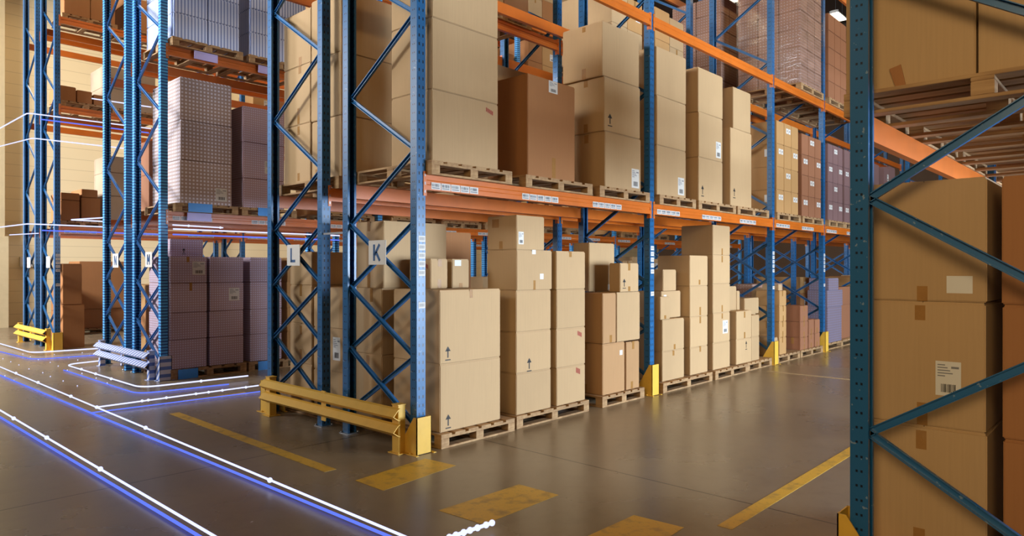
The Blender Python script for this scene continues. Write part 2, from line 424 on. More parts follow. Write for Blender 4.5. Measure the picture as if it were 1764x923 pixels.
def protector(X, Y, s, label, mat=None, z=.33):
    """u-shaped post guard; plate on side s of the post, wings run back with sloping tops"""
    mat = mat or M['yellow']
    root = tag(empty('post_protector', (X, Y, 0)), label, 'post protector', 'yellow post protectors' if mat == M['yellow'] else None)
    yo = s * .10; yi = -s * .16
    mb = MB()
    a, b = sorted((yo, yo - s * .008)); mb.box(-.085, .085, a, b, .006, z)
    for x in (-.085, .077):
        mb.prism([(yo, .006), (yo, z), (yo - s * .045, z), (yi, .03), (yi, .006)], 'x', x, x + .008)
    part('plate', mb, [mat], root)
    a, b = sorted((yo + s * .03, yi)); 
    for x in (-.115, .085):
        part('foot', MB().box(x, x + .03, a, b, 0, .006).ball((x + .015, yo * .3, .01), .012, 0, 6, 4), [mat], root)
protector(-.01, 0, -1, 'yellow post protector at the foot of the front K post')
protector(3.88, 0, -1, 'yellow post protector on the second aisle post of rack K', z=.40)
protector(7.80, 0, -1, 'yellow post protector on the third aisle post of rack K', z=.40)
protector(10.3, 0, -1, 'yellow post protector on the fourth aisle post of rack K', z=.40)
protector(-.02, 2.62, 1, 'yellow post protector at the far end of the near guard rail', z=.36)
protector(0, 5.889, -1, 'pale striped post protector at the foot of the front M post', M['guard_striped'], z=.36)
protector(0, 11.409, -1, 'distant yellow post protector at the far left rack corner', z=.36)
protector(0, -3.71, 1, 'yellow post protector at the bottom right of the picture, under the close blue post', z=.34)

# ------------------------------------------------------------------ pallets
# crc32 of the labels of load items the photograph shows nothing of (buried in the racks): left out
UNSEEN = {3685399681, 397402164, 4068040665, 495263821, 4083768032, 3372705628, 4124535220, 2705291623, 3156359468, 409162227, 433919434, 113351712, 1908322525, 610760997, 192114539, 1766715369, 3497889241, 1008934349, 1989675088, 2503083200, 3810100176, 279118804, 4142617223, 2187679373, 1506536754, 3538228766, 2000642474, 1199420757, 368492982, 3299710835, 1399933301, 3644594486, 1335280966, 4279323329, 50793394, 496821418, 3031472294, 3127627493, 623532101, 1280403278, 2816185005, 3993981896, 2907160106, 2543404626, 3624227453, 3604874302, 3357671487, 340354164, 3616848272, 2343092235, 3121462130, 135939860, 113316183, 2911212540, 1530778490, 1325940119, 831661308, 1061778111, 2098233485, 759882296, 3617666931, 3164310261, 1367127449, 3890471820, 2676609071, 2438104684, 2595674370, 1681113514, 3351636117, 1850105056, 2167365055, 3086254279, 3106920068, 1214975767, 1811940886, 2867241340, 787958101, 539762454, 1244485089, 3702974248, 4282803618, 1500845598, 1784566612, 3473191261, 543627260, 784089535, 2136491497, 1288999803, 573548461, 3712443376, 1586971094, 3591658228, 3864432139, 1703324717, 2849597908, 2660195831, 1203572271, 688622513, 667999730, 3097628160, 4012067536, 1513070699, 2534367831, 2580821012, 3373144359, 1099181799, 536347943, 2847676169, 2899050692, 800772568, 3197639818, 2957200073, 2408662270, 2892690430, 1235631271, 589280514, 284401375, 3967531901, 71281608, 3275594214, 3698191460, 2875907314, 908518752, 3452286387, 380911874, 1639149972, 4172947502, 3797024189, 739809070, 2049372642, 2301916268, 4016366712, 1633530373, 4004300081, 2911316016, 624904333, 2474605904, 2346030022, 2931036861, 1642446760, 3060402590, 2125842986, 162724540, 836765336, 1259817289, 1135128979, 3807504337, 2515982151, 2399804531, 2272458163, 4034250021, 1769772191, 34529556, 2037903524, 1859600110, 4044323913, 517373743, 303200629, 576052431, 2455062609, 596777925, 3634257342, 1477371044, 2729247994, 4117422270, 3539080237, 1812601554, 464576527, 1084797602, 2219962593, 2079489420, 2748421680, 3634626940, 1090419870, 1517115677, 1292605057, 1072581503, 2382882224, 2055102253, 3763623485, 759761666, 539279859, 3662309153, 4014002060, 2309576266, 1278697488, 1399264658, 610280708, 3148880098, 1485129109, 39611554, 3472802114, 3762810272, 1122311378, 904014916, 2901114366, 686294083, 790881247, 552179456, 1133350290, 1660033530, 1650902772, 1885123118, 2931580097, 2829694223, 127779159, 1647171607, 3508204836, 1678633795, 2050323216, 901046904, 3042016623, 2269656007, 719624186, 1575200620, 4216979302, 1210858936, 1665529639, 2299611245, 1685480536, 326194382, 1169417613, 1795869039, 32863802, 1995589292, 4026210070, 20288997, 599299654, 2758723344, 2277052904, 1710080078, 1351103261, 1222451095, 3907790129, 2439920800, 3911967291, 1426628668, 1530237013, 1012757477, 1199163909, 74646272, 688074102, 1200699234, 3865518857, 403306566, 2447697834, 3614307897, 2394198568, 4189299390, 705738478, 4216632172, 3290402392, 3352899015, 3915383077, 512468305, 3040039936, 637800282, 1051265615, 288543662, 3483458682, 3730234833, 1010219401, 4082284534, 1799432817, 2811998276, 956898051, 917681535, 1045577310, 4191599360, 1930600341, 517827437, 3161887210, 2389696322, 26025711, 1988767353, 1719840549, 1091293501, 2810670185, 159443258, 2122832300, 3685619281, 3630740942, 4140931372, 453299150, 3438304572, 968202067, 1319054623, 1760680594, 3325834935, 3770147828, 2811614445, 1462623834, 1966568818, 2554974245, 1961931384, 1376943312, 4257296178, 278208301, 3830349864, 1252520828, 1450910923, 2908825950, 206162074, 1632039335, 3914480120, 997465590, 4239482447, 1193190429, 2793648670, 736677308, 724943746, 1795477496, 2852205239, 3688232714, 3297084040, 621893327, 2344565881, 3205498687, 3356964777, 2577837210, 3747066840, 4072875339, 656882639, 3045538857, 3959267834, 906558242}
def unseen(label): return zlib.crc32(label.encode()) in UNSEEN
PC = {}
def pallet(x0, x1, y0, y1, z, label, group, detail=True, h=.13, mat='wood'):
    if unseen(label): return None
    w, d = x1 - x0, y1 - y0
    key = (round(w, 2), round(d, 2), detail, mat)
    def shapes():
        top = MB(); nb = 6; bw = w / nb * .8
        for i in range(nb):
            a = i * (w - bw) / (nb - 1); top.box(a, a + bw, 0, d, h - .02, h)
        for yy in (0, d / 2 - .05, d - .1): top.box(0, w, yy, yy + .1, h - .04, h - .02)
        bot = MB()
        for yy in (0, d - .1): bot.box(0, w, yy, yy + .1, 0, .018)
        for xx in (.0, w / 2 - .05, w - .1): bot.box(xx, xx + .1, .1, d - .1, 0, .018)
        return top, bot
    bl = lambda: MB().box(0, .1, 0, .1, .018, h - .04)
    if key not in PC:
        top, bot = shapes()
        if detail: PC[key] = (top.mesh('deck_boards', [M[mat]], bevel=.002), bot.mesh('bottom_boards', [M[mat]], bevel=.002), bl().mesh('block', [M[mat]], bevel=.003))
        else:
            for xx in (0, w / 2 - .05, w - .1):
                for yy in (0, d / 2 - .05, d - .1): top.box(xx, xx + .1, yy, yy + .1, .018, h - .04)
            top.v and bot.v
            b = len(top.v); top.v += bot.v; top.f += [[q + b for q in f] for f in bot.f]; top.i += bot.i
            PC[key] = (top.mesh('wooden_pallet', [M[mat]]),)
    ms = PC[key]
    if not detail:
        return tag(link('wooden_pallet', ms[0], None, (x0, y0, z)), label, 'pallet', group)
    r = tag(empty('wooden_pallet', (x0, y0, z)), label, 'pallet', group)
    link('deck_boards', ms[0], r); link('bottom_boards', ms[1], r)
    for xx in (0, w / 2 - .05, w - .1):
        for yy in (0, d / 2 - .05, d - .1): link('block', ms[2], r, (xx, yy, 0))
    return r

# ------------------------------------------------------------------ cardboard boxes
BC = {}
def box_mesh(dx, dy, dz, mat):
    key = (round(dx, 3), round(dy, 3), round(dz, 3), mat)
    if key in BC: return BC[key]
    t = .008
    body = MB().box(-dx / 2, dx / 2, -dy / 2, dy / 2, 0, dz - t)
    me = bpy.data.meshes.new('cardboard_box'); me.from_pydata(body.v, [], body.f); me.materials.append(M[mat])
    bm = bmesh.new(); bm.from_mesh(me); bmesh.ops.recalc_face_normals(bm, faces=bm.faces)
    bmesh.ops.bevel(bm, geom=list(bm.edges), offset=.006, segments=2, affect='EDGES')
    def slab(x0, x1, y0, y1, z0, z1):
        vs = [bm.verts.new((x, y, z)) for z in (z0, z1) for y in (y0, y1) for x in (x0, x1)]
        for f in [(0, 2, 3, 1), (4, 5, 7, 6), (0, 1, 5, 4), (2, 6, 7, 3), (0, 4, 6, 2), (1, 3, 7, 5)]: bm.faces.new([vs[q] for q in f])
    g, m = .002, .008
    if dx >= dy:
        slab(-dx / 2 + m, dx / 2 - m, -dy / 2 + m, -g, dz - t, dz); slab(-dx / 2 + m, dx / 2 - m, g, dy / 2 - m, dz - t, dz)
    else:
        slab(-dx / 2 + m, -g, -dy / 2 + m, dy / 2 - m, dz - t, dz); slab(g, dx / 2 - m, -dy / 2 + m, dy / 2 - m, dz - t, dz)
    bm.to_mesh(me); bm.free(); BC[key] = me; return me

FT = {}
def feature(o, dx, dy, dz, kind, face, u, v, w=None, h=None):
    """a mark lying on a face: face f (-Y), l (-X); u,v = centre in metres from the left/bottom corner as one looks at it"""
    e0, e1, e2 = .0006, .0014, .002
    mb = MB()
    def q(a0, a1, b0, b1, e, mi=0):
        if face == 'f': mb.box(-dx / 2 + a0, -dx / 2 + a1, -dy / 2 - e, -dy / 2 - e + .0008, b0, b1, mi)
        else: mb.box(-dx / 2 - e, -dx / 2 - e + .0008, dy / 2 - a1, dy / 2 - a0, b0, b1, mi)
    if kind == 'tape':
        w = w or .05; h = h or .13
        q(u - w / 2, u + w / 2, v - h / 2, v + h / 2, e0)
        q(u - w / 2 + .006, u + w / 2 - .004, v - h / 2 + .01, v - h / 2 + .02, e1)
        return part('tape', mb, [M['tape']], o)
    if kind == 'label':
        w = w or .14; h = h or .19
        q(u - w / 2, u + w / 2, v - h / 2, v + h / 2, e0)
        for i in range(9):
            a = u - w * .28 + i * w * .065; q(a, a + w * .065 * (.35 + .4 * ((i * 7) % 3) / 2), v - h * .40, v - h * .16, e1, 1)
        for i in range(5): q(u - w * .42, u - w * .42 + w * (.3 + .1 * ((i * 5) % 4)), v + h * (.38 - i * .08), v + h * (.41 - i * .08), e1, 2)
        q(u + w * .12, u + w * .42, v + h * .30, v + h * .36, e1, 2)
        return part('shipping_label', mb, [M['paper'], M['ink'], M['grey_ink']], o)
    if kind == 'sticker':
        w = w or .07; h = h or .07
        q(u - w / 2, u + w / 2, v - h / 2, v + h / 2, e0)
        q(u - w * .12, u + w * .2, v - h * .15, v + h * .2, e1, 1)
        return part('sticker', mb, [M['paper'], M['grey_ink'] if w < .1 else M['ink']], o)
    if kind == 'blank':
        w = w or .07; h = h or .07
        q(u - w / 2, u + w / 2, v - h / 2, v + h / 2, e0); return part('sticker', mb, [M['paper']], o)
    if kind == 'red':
        w = w or .1; h = h or .05; n = 5
        for i in range(n): q(u - w / 2 + i * w / n, u - w / 2 + (i + .85) * w / n, v - h / 2 - i * .006, v + h / 2 - i * .006, e0)
        return part('red_print', mb, [M['red_ink']], o)
    if kind == 'arrow':
        w = w or .085; h = h or .13
        q(u - w * .10, u + w * .10, v - h * .30, v + h * .28, e0)
        q(u - w * .45, u + w * .45, v - h * .50, v - h * .42, e0)
        for i in range(6): q(u - w * .42 * (1 - i / 6), u + w * .42 * (1 - i / 6), v + h * (.16 + i * .055), v + h * (.22 + i * .055), e0)
        return part('arrow_print', mb, [M['ink']], o)

def carton(x0, x1, y0, y1, z0, z1, label, group, mat='kraft', feats=None, jit=.6, name='cardboard_box', cat='box', shrink=.003):
    if unseen(label): return None
    dx, dy, dz = x1 - x0 - 2 * shrink, y1 - y0 - 2 * shrink, z1 - z0 - .002
    o = link(name, box_mesh(dx, dy, dz, mat), None, ((x0 + x1) / 2, (y0 + y1) / 2, z0 + .001))
    o.rotation_euler.z = math.radians(random.uniform(-jit, jit))
    tag(o, label, cat, group)
    if feats is None:
        feats = []
        c = dx / 2 + random.uniform(-.02, .02)
        r = random.random()
        if r < .75: feats.append(('tape', 'f', c, dz - .05, .04, .1))
        if r > .35: feats.append(('tape', 'f', c, .05, .04, .1))
        if random.random() < .5: feats.append(('tape', 'l', dy / 2, dz - .06, .05, .12))
    for f in feats: feature(o, dx, dy, dz, *f)
    return o

def stack(desc, group, x0, x1, y0, y1, zs, mat='kraft', feats=None, look='cardboard box', off=None):
    """boxes on top of one another; zs = list of heights (n+1)"""
    n = len(zs) - 1; out = []
    names = ['bottom'] + [NTH[i] for i in range(1, n - 1)] + ['top']
    for i in range(n):
        a, b = (off[i] if off and off[i] else (x0, x1))
        m = mat[i] if isinstance(mat, list) else mat
        lk = look[i] if isinstance(look, list) else look
        out.append(carton(a, b, y0, y1, zs[i], zs[i + 1], '%s, %s in %s' % (lk, names[i], desc), group, m, feats[i] if feats else None))
    return out

# ---- rack K, floor level, first bay
G = 'cardboard boxes on the floor of rack K'
carton(.235, 1.045, -.03, .67, .132, .766, 'large pale box with arrow print, lower of the two beside the K post', G, 'kraft', [('arrow', 'f', .10, .09, .075, .13)], .2)
carton(.235, 1.045, -.03, .67, .766, 1.449, 'large pale box with arrow print, upper of the two beside the K post', G, 'kraft', [('arrow', 'f', .10, .09, .075, .13), ('tape', 'f', .40, .64, .04, .08)], .2)
carton(.49, .72, .40, .74, 1.45, 1.748, 'small box with brown tape on the big box pair, nearer the K post', G, 'kraft', [('tape', 'f', .12, .255, .05, .075), ('tape', 'f', .115, .045, .05, .085), ('red', 'l', .26, .24, .07, .04)], .3)
carton(.775, 1.02, .40, .70, 1.45, 1.748, 'small box with shiny wrinkled tape on the big pair, farther from K post', G, 'kraft', [('blank', 'f', .08, .255, .09, .06), ('tape', 'f', .12, .025, .05, .045)], .3)
stack('the stack behind the K sign', G, .19, .98, .80, 1.28, [.132, .779, 1.451, 2.131], 'kraft', [[('tape', 'l', .24, .58, .05, .1)], [('tape', 'l', .30, .60, .05, .14)], [('tape', 'l', .22, .63, .05, .1), ('tape', 'l', .22, .1, .05, .2)]], look='large kraft cardboard box', off=[None, None, (.22, 1.06)])
B = stack('the five-high floor stack right of the big pair', G, 1.28, 1.84, -.03, .40, [.132, .564, .992, 1.423, 1.846, 2.205], 'kraft',
      [[], [('arrow', 'f', .2, .07, .08, .14)], [], [('blank', 'f', .40, .14, .06, .06), ('blank', 'f', .27, .40, .06, .045), ('tape', 'f', .28, .05, .035, .1)], [('label', 'f', .07, .12, .08, .13), ('tape', 'l', .2, .05, .05, .08), ('tape', 'l', .12, .28, .1, .09)]], off=[None, None, None, (1.28, 1.86), (1.28, 1.73)])
stack('the four-high floor stack beside the five-high one', G, 1.93, 2.46, -.03, .42, [.132, .552, .983, 1.418, 1.844], 'kraft',
      [[('red', 'f', .39, .36, .08, .06)], [('red', 'f', .42, .36, .08, .05)], [], [('tape', 'f', .25, .39, .045, .06)]])
carton(2.80, 3.275, -.03, .45, .132, .745, 'brown box, bottom left one on the pallet left of the second post', G, 'kraft_mid', [('blank', 'f', .39, .48, .06, .06), ('tape', 'l', .22, .57, .05, .08), ('tape', 'l', .22, .06, .05, .1)], .2)
carton(3.30, 3.605, -.03, .45, .132, .73, 'narrow brown box, bottom right one on the pallet left of the second post', G, 'kraft_mid', [('tape', 'f', .16, .55, .05, .1), ('tape', 'f', .13, .05, .05, .09)], .2)
carton(2.80, 3.085, -.03, .45, .748, 1.352, 'tall narrow box with small tape, middle left one left of the second post', G, 'kraft_mid', [('tape', 'f', .17, .05, .05, .09)], .2)
carton(3.10, 3.62, -.03, .45, .748, 1.356, 'tall plain box, middle right one on the pallet left of the second post', G, 'kraft', [], .2)
carton(3.06, 3.62, .36, .62, 1.358, 1.977, 'tall pale box set back on top, left of the second post', G, 'kraft', [('blank', 'f', .42, .05, .05, .07)], .2)
carton(3.17, 3.59, -.03, .14, 1.359, 1.717, 'small box with arrow print on top, left of the second post', G, 'kraft', [('arrow', 'f', .09, .10, .08, .12), ('tape', 'f', .2, .31, .05, .09), ('tape', 'f', .2, .035, .05, .06)], .2)
# ---- second bay
zb = [.132, .525, .961, 1.401, 1.836]
stack('the first stack right of the second post', G, 4.17, 4.755, -.03, .5, [.132, .536, .962], 'kraft', [[('tape', 'f', .29, .36, .05, .07)], [('tape', 'f', .32, .04, .05, .07)]])
carton(4.12, 4.37, -.03, .06, .964, 1.27, 'thin pale box in front on the first stack right of the second post', G, 'kraft', [('tape', 'f', .12, .03, .05, .05)], .1)
carton(4.36, 5.0 - .11, .10, .5, .964, 1.335, 'wide pale box with small tag on the first stack right of second post', G, 'kraft', [('sticker', 'f', .1, .27, .07, .1)], .1)
carton(4.44, 4.80, .12, .42, 1.337, 1.635, 'small cube box crowning the first stack right of the second post', G, 'kraft', [], .3)
stack('the second stack right of the second post', G, 4.92, 5.45, -.03, .5, [.132, .525, .961, 1.401, 1.836], 'kraft',
      [[('tape', 'f', .3, .35, .045, .08)], [('tape', 'f', .3, .38, .045, .1)], [('tape', 'f', .3, .07, .045, .12)], [('tape', 'f', .28, .05, .05, .07)]])
stack('the tall bright stack in the second bay', G, 5.615, 6.18, -.03, .5, [.132, .535, .981, 1.422, 1.855, 2.303], 'kraft',
      [[], [('label', 'f', .40, .22, .17, .2), ('tape', 'f', .3, .39, .04, .08)], [('tape', 'f', .3, .06, .04, .1)], [('tape', 'f', .3, .37, .04, .1)], [('tape', 'f', .3, .05, .04, .1)]])
stack('the set-back pair behind the tall bright stack', G, 6.34, 6.90, .20, .5, [.132, .75, 1.36], 'kraft', [[], [('tape', 'f', .12, .4, .05, .12)]])
carton(6.91, 7.03, .20, .5, .132, 1.28, 'tall plain box behind the low boxes near the third post', G, 'kraft', [])
stack('the low stack beside the tall bright one', G, 6.40, 6.96, -.03, .18, [.132, .528, .971], 'kraft', [[('arrow', 'f', .36, .28, .07, .14)], [('tape', 'f', .3, .38, .05, .1), ('tape', 'f', .3, .05, .05, .1)]])
stack('the low pair just left of the third post', G, 6.975, 7.29, -.02, .18, [.132, .528, .88], 'kraft', [[], []])
carton(7.08, 7.66, .2, .5, .132, .88, 'brown box set back just left of the third post', G, 'kraft', [])
carton(7.10, 7.66, .15, .5, .882, 1.15, 'pale box resting high just left of the third post', G, 'kraft', [])
# ---- third and fourth bays
G3 = 'boxes on the floor beyond the third K post'
carton(7.90, 8.06, -.02, .3, .132, .45, 'small pale box right behind the third K post', G3, 'kraft', [])
stack('the slim stack past the third post', G3, 8.10, 8.42, -.03, .4, [.132, .439, .715, .991, 1.26], 'kraft_back')
carton(8.14, 8.3, .0, .3, 1.262, 1.37, 'flat small box on top of the slim stack past the third post', G3, 'kraft', [])
carton(8.60, 8.80, .35, .7, .132, 1.29, 'tall thin box standing behind the slim stack past the third post', G3, 'kraft', [])
carton(8.85, 9.05, .3, .6, .132, 1.06, 'medium thin box standing beside the tall thin one past third post', G3, 'kraft', [])
stack('the red-brown stack left of the fourth post', G3, 9.05, 9.44, -.04, .25, [.132, .365, .661, .955], 'carton_red')
stack('the low red-brown column nearest the fourth post', G3, 9.48, 9.77, -.04, .25, [.132, .4, .676], 'carton_red')
stack('the last low red-brown column left of fourth post', G3, 9.80, 10.08, -.04, .25, [.132, .4, .66], 'carton_red')
for i, X in enumerate((8.7, 9.45)):
    stack('the %s dotted stack, back of third bay' % ['left', 'right'][i], G3, X, X + .7, .72, 1.1, [.132, .75, 1.35], 'carton_net', [[], []], look='pinkish brown dotted box')
stack('the dotted stack past the fourth post', G3, 10.62, 11.5, 0, .4, [.132, .865, 1.203, 1.45], ['carton_blue', 'carton_blue', 'carton_blue'], [[], [], []], look='violet blue dotted box', off=[None, (10.62, 11.55), (10.7, 11.3)])
stack('the stack beside the dotted one in the fourth bay', G3, 11.6, 12.4, .1, .8, [.132, .865, 1.25], 'carton_red', [[], []])

# pallets on the floor of rack K
GP = 'wooden pallets on the floor of rack K'
pallet(.20, 1.19, -.09, 1.12, 0, 'wooden pallet under the large pale box pair by the K post', GP)
pallet(1.25, 2.49, -.06, .98, 0, 'wooden pallet under the five-high and four-high stacks', GP)
pallet(2.74, 3.66, -.07, .93, 0, 'wooden pallet under the brown boxes left of the second post', GP)
pallet(4.07, 5.46, -.10, .90, 0, 'wooden pallet under the two stacks right of the second post', GP)
pallet(5.55, 6.68, -.10, .90, 0, 'wooden pallet under the tall bright stack', GP)
pallet(6.71, 7.68, -.07, .90, 0, 'wooden pallet with a bare corner beside the third post', GP)
pallet(7.92, 8.98, -.06, .90, 0, 'wooden pallet under the slim stack past the third post', GP)
pallet(9.02, 10.18, -.06, 1.15, 0, 'dark pallet under the red-brown boxes left of the fourth post', GP)
pallet(10.55, 12.5, 0, 1.0, 0, 'pallet under the dotted boxes past the fourth post', GP)

# ---- rack K, first beam level
G1 = 'large boxes on the first beam level of rack K'
zt = 2.624
Z1 = 2.494
stack('the huge stack above the K post', G1, .125, .99, -.05, .56, [zt, 3.286, 3.94, 4.60], 'kraft', [[('red', 'f', .74, .585, .1, .04), ('blank', 'l', .40, .60, .03, .06)], [], []], look='large pale cardboard box')
carton(1.43, 2.24, -.05, .55, zt, 3.697, 'single big dark brown box with a white tag on the first beam level', G1, 'kraft_dark', [('label', 'f', .42, 1.0, .15, .13), ('tape', 'f', .43, .12, .06, .22)], .2)
stack('the stack left of the second post, first beam level', G1, 2.81, 3.59, -.05, .56, [zt, 3.296, 3.948, 4.60], 'kraft',
      [[('label', 'f', .66, .16, .17, .24), ('tape', 'l', .33, .60, .06, .1)], [('arrow', 'f', .12, .14, .1, .15), ('tape', 'l', .33, .06, .06, .1), ('tape', 'l', .33, .60, .06, .08)], [('tape', 'l', .33, .06, .06, .13), ('tape', 'l', .33, .60, .05, .06)]], look='large cardboard box', off=[(2.82, 3.61), None, (2.77, 3.57)])
stack('the stack just right of the second post, beam level', G1, 3.99, 4.77, -.05, .5, [zt, 3.284, 3.939, 4.585], 'kraft', [[('label', 'f', .64, .16, .17, .24)], [], []], look='large cardboard box')
stack('the second stack right of the second post, beam level', G1, 5.13, 5.89, -.05, .5, [zt, 3.258, 3.912, 4.553], 'kraft', [[('arrow', 'f', .12, .15, .09, .16)], [('label', 'f', .62, .17, .16, .24)], []], look='large cardboard box')
stack('the pair left of the third post, beam level', G1, 6.14, 6.92, -.05, .45, [zt, 3.835, 4.484], 'kraft', [[('arrow', 'f', .14, .2, .09, .16)], []], look='large cardboard box', off=[None, (6.25, 6.88)])
GP1 = 'wooden pallets on the first beam level of rack K'
pallet(.06, 1.12, -.12, 1.10, Z1, 'wooden pallet on the orange beam above the K post', GP1)
pallet(1.36, 2.52, -.09, 1.02, Z1, 'wooden pallet under the single big dark brown box', GP1)
pallet(2.66, 3.76, -.09, 1.02, Z1, 'wooden pallet on the beam left of the second post', GP1)
pallet(4.0, 4.98, -.09, 1.02, Z1, 'wooden pallet on the beam just right of the second post', GP1)
pallet(5.06, 6.26, -.09, 1.02, Z1, 'wooden pallet second right of the second post, beam level', GP1)
pallet(6.32, 7.52, -.09, 1.02, Z1, 'wooden pallet on the beam left of the third post', GP1)

# ---- pallet loads made of many cartons
def load(desc, group, x0, x1, y0, y1, z0, nx, ny, nz, dz, mat, tags=True, detail=True, pl=True, film=False, deep=None, cname='brown carton'):
    """outer shell of a palletised load, each carton its own object"""
    if pl: pallet(x0 - .04, x1 + .04, y0 - .03, y1 + .03, z0, 'pallet under %s' % desc, 'pallets under carton loads', detail)
    zb = z0 + .132; wx, wy = (x1 - x0) / nx, (y1 - y0) / ny
    for k in range(nz):
        for j in range(ny):
            for i in range(nx):
                if 0 < i < nx - 1 and 0 < j < ny - 1 and k < nz - 1: continue
                depth = ['front', 'second', 'third', 'rear'][min(j, 3)]
                lab = '%s, %s row up, %s across, %s layer, %s' % (cname, NTH[k], NTH[i], depth, desc)
                fe = []
                if tags and j == 0 and (i + k) % 2 == 0: fe += [('sticker', 'f', wx * .42, dz * .68, .09, .09), ('sticker', 'f', wx * .74, dz * .68, .09, .09)]
                if tags and i == 0 and (j + k) % 2 == 0: fe += [('sticker', 'l', wy * .7, dz * .62, .13, .13)]
                carton(x0 + i * wx, x0 + (i + 1) * wx, y0 + j * wy, y0 + (j + 1) * wy, zb + k * dz, zb + (k + 1) * dz, lab, group, mat, fe, .25, 'carton', 'carton', .004)
    if film:
        a = .02
        mb = MB(); t = zb + nz * dz + .01
        mb._add([(x0 - a, y0 - a, zb), (x1 + a, y0 - a, zb), (x1 + a, y1 + a, zb), (x0 - a, y1 + a, zb), (x0 - a, y0 - a, t), (x1 + a, y0 - a, t), (x1 + a, y1 + a, t), (x0 - a, y1 + a, t)],
                [(0, 1, 5, 4), (1, 2, 6, 5), (2, 3, 7, 6), (3, 0, 4, 7)], 0)
        me = mb.mesh('stretch_film', [M['film']])
        tag(link('stretch_film', me), 'clear stretch film wrapped round %s' % desc, 'stretch film', 'stretch film on loads')
GW = 'cartons on the first beam level past the third post'
load('first load past third post', GW, 7.93, 8.93, -.05, 1.0, Z1, 3, 2, 4, .40, 'kraft_back')
load('second load past third post', GW, 9.10, 10.12, -.05, 1.0, Z1, 3, 2, 4, .385, 'carton_red')
load('first load past fourth post', GW, 10.5, 11.4, -.05, 1.0, Z1, 3, 2, 4, .385, 'carton_dusk')
load('second load past fourth post', GW, 11.5, 12.5, -.05, 1.0, Z1, 3, 2, 4, .385, 'carton_dusk', cname='dusky carton')
GT = 'wrapped cartons high on the second beam level of rack K'
load('high wrapped load at upper right', GT, 9.0, 10.1, -.06, 1.15, 4.95, 3, 3, 6, .34, 'carton_net', False, True, True, True)
load('next high wrapped load', GT, 10.5, 11.6, -.06, 1.0, 4.95, 3, 2, 5, .34, 'carton_red', False)
load('last high wrapped load', GT, 11.7, 12.7, -.06, 1.0, 4.95, 3, 2, 4, .36, 'carton_red', False)
load('wrapped load behind the high one', GT, 9.0, 10.1, 1.5, 2.6, 4.95, 3, 2, 6, .34, 'carton_net', False, False)

# ---- rack L
GL = 'cardboard boxes on the floor of rack L'
stack('the far column under the L sign', GL, .2, 1.0, 2.12, 2.60, [.132, .56, 1.02, 1.46, 1.84], 'kraft', [[('tape', 'l', .24, .37, .05, .1)], [('tape', 'l', .24, .1, .05, .12), ('tape', 'l', .24, .38, .05, .1)], [('tape', 'l', .24, .38, .05, .14)], []])
stack('the near column between the L and K posts', GL, .2, 1.0, 1.49, 2.08, [.132, .53, 1.0, 1.44], 'kraft', [[], [('label', 'l', .45, .25, .14, .25)], []])
stack('the dark pair behind the columns of rack L', GL, 1.2, 2.1, 1.5, 2.5, [.132, 1.2, 2.1], 'kraft_dark', [[], [('tape', 'f', .4, .8, .05, .12)]], look='big brown box')
pallet(.14, 1.12, 1.42, 2.66, 0, 'wooden pallet behind the yellow guard under the L columns', 'wooden pallets of rack L')
pallet(1.16, 2.2, 1.42, 2.66, 0, 'wooden pallet under the dark pair of rack L', 'wooden pallets of rack L')
GL1 = 'large boxes on the first beam level of rack L'
stack('the near column over the L frame', GL1, .15, 1.0, 1.44, 2.04, [zt, 3.28, 3.95, 4.62], 'kraft', [[('tape', 'l', .1, .08, .05, .08)], [], []], look='large pale box', off=[None, (.14, .99), (.145, .99)])
stack('the far column over the L frame', GL1, .15, 1.0, 2.06, 2.65, [zt, 3.29, 3.96, 4.58], 'kraft', [[('tape', 'l', .33, .07, .05, .09), ('tape', 'l', .33, .60, .05, .1)], [('tape', 'l', .33, .10, .05, .18), ('tape', 'l', .36, .62, .06, .08)], [('tape', 'l', .36, .05, .06, .1)]], look='large pale box')
pallet(.10, 1.10, 1.42, 2.68, Z1, 'wooden pallet high in the L frame under the pale columns', 'wooden pallets of rack L')
stack('the stack behind the big dark brown box', GL1, 2.3, 3.2, 1.46, 2.5, [zt, 3.5, 4.33], 'kraft', [[], []], look='pale box')
pallet(2.2, 3.3, 1.42, 2.66, Z1, 'wooden pallet behind the big dark brown box', 'wooden pallets of rack L')

def shelf(rackname, level, z, y0, y1, spots, mat, hts, group, cname='cardboard box'):
    """background loads: (x0, x1, n high, columns)"""
    for p, (x0, x1, n, cols) in enumerate(spots):
        desc = '%s load, %s, rack %s' % (NTH[p], level, rackname)
        pallet(x0 - .04, x1 + .04, y0 - .02, y1 + .02, z, 'pallet under %s' % desc, 'pallets in the background racks', False)
        w = (x1 - x0) / cols
        for c in range(cols):
            zz = z + .132
            for k in range(n):
                h = hts * random.uniform(.9, 1.1)
                m = random.choice(mat) if isinstance(mat, list) else mat
                fe = [('tape', 'f', w / 2, h - .06, .05, .1)] if random.random() < .4 else []
                if random.random() < .35: fe.append(('label', 'f', w * .7, h * .5, .13, .16))
                if cols > 1: lab = '%s, %s up, %s column, %s' % (cname, NTH[k], ['left', 'right'][c], desc)
                else: lab = '%s, %s up, %s' % (cname, NTH[k], desc)
                carton(x0 + c * w, x0 + (c + 1) * w, y0, y1, zz, zz + h, lab, group, m, fe, .5)
                zz += h
KB = ['kraft', 'kraft_back', 'kraft_dark']
shelf('L', 'the floor', 0, 1.5, 2.6, [(4.3, 5.3, 3, 2), (8.2, 9.2, 2, 2), (13.2, 14.2, 3, 2), (14.5, 15.5, 3, 2)], KB, .42, 'background boxes of rack L')
shelf('L', 'the top level', 4.95, 1.5, 2.6, [(5.2, 6.1, 2, 2), (6.5, 7.5, 2, 2), (2.2, 3.2, 2, 2)], KB, .55, 'background boxes of rack L')
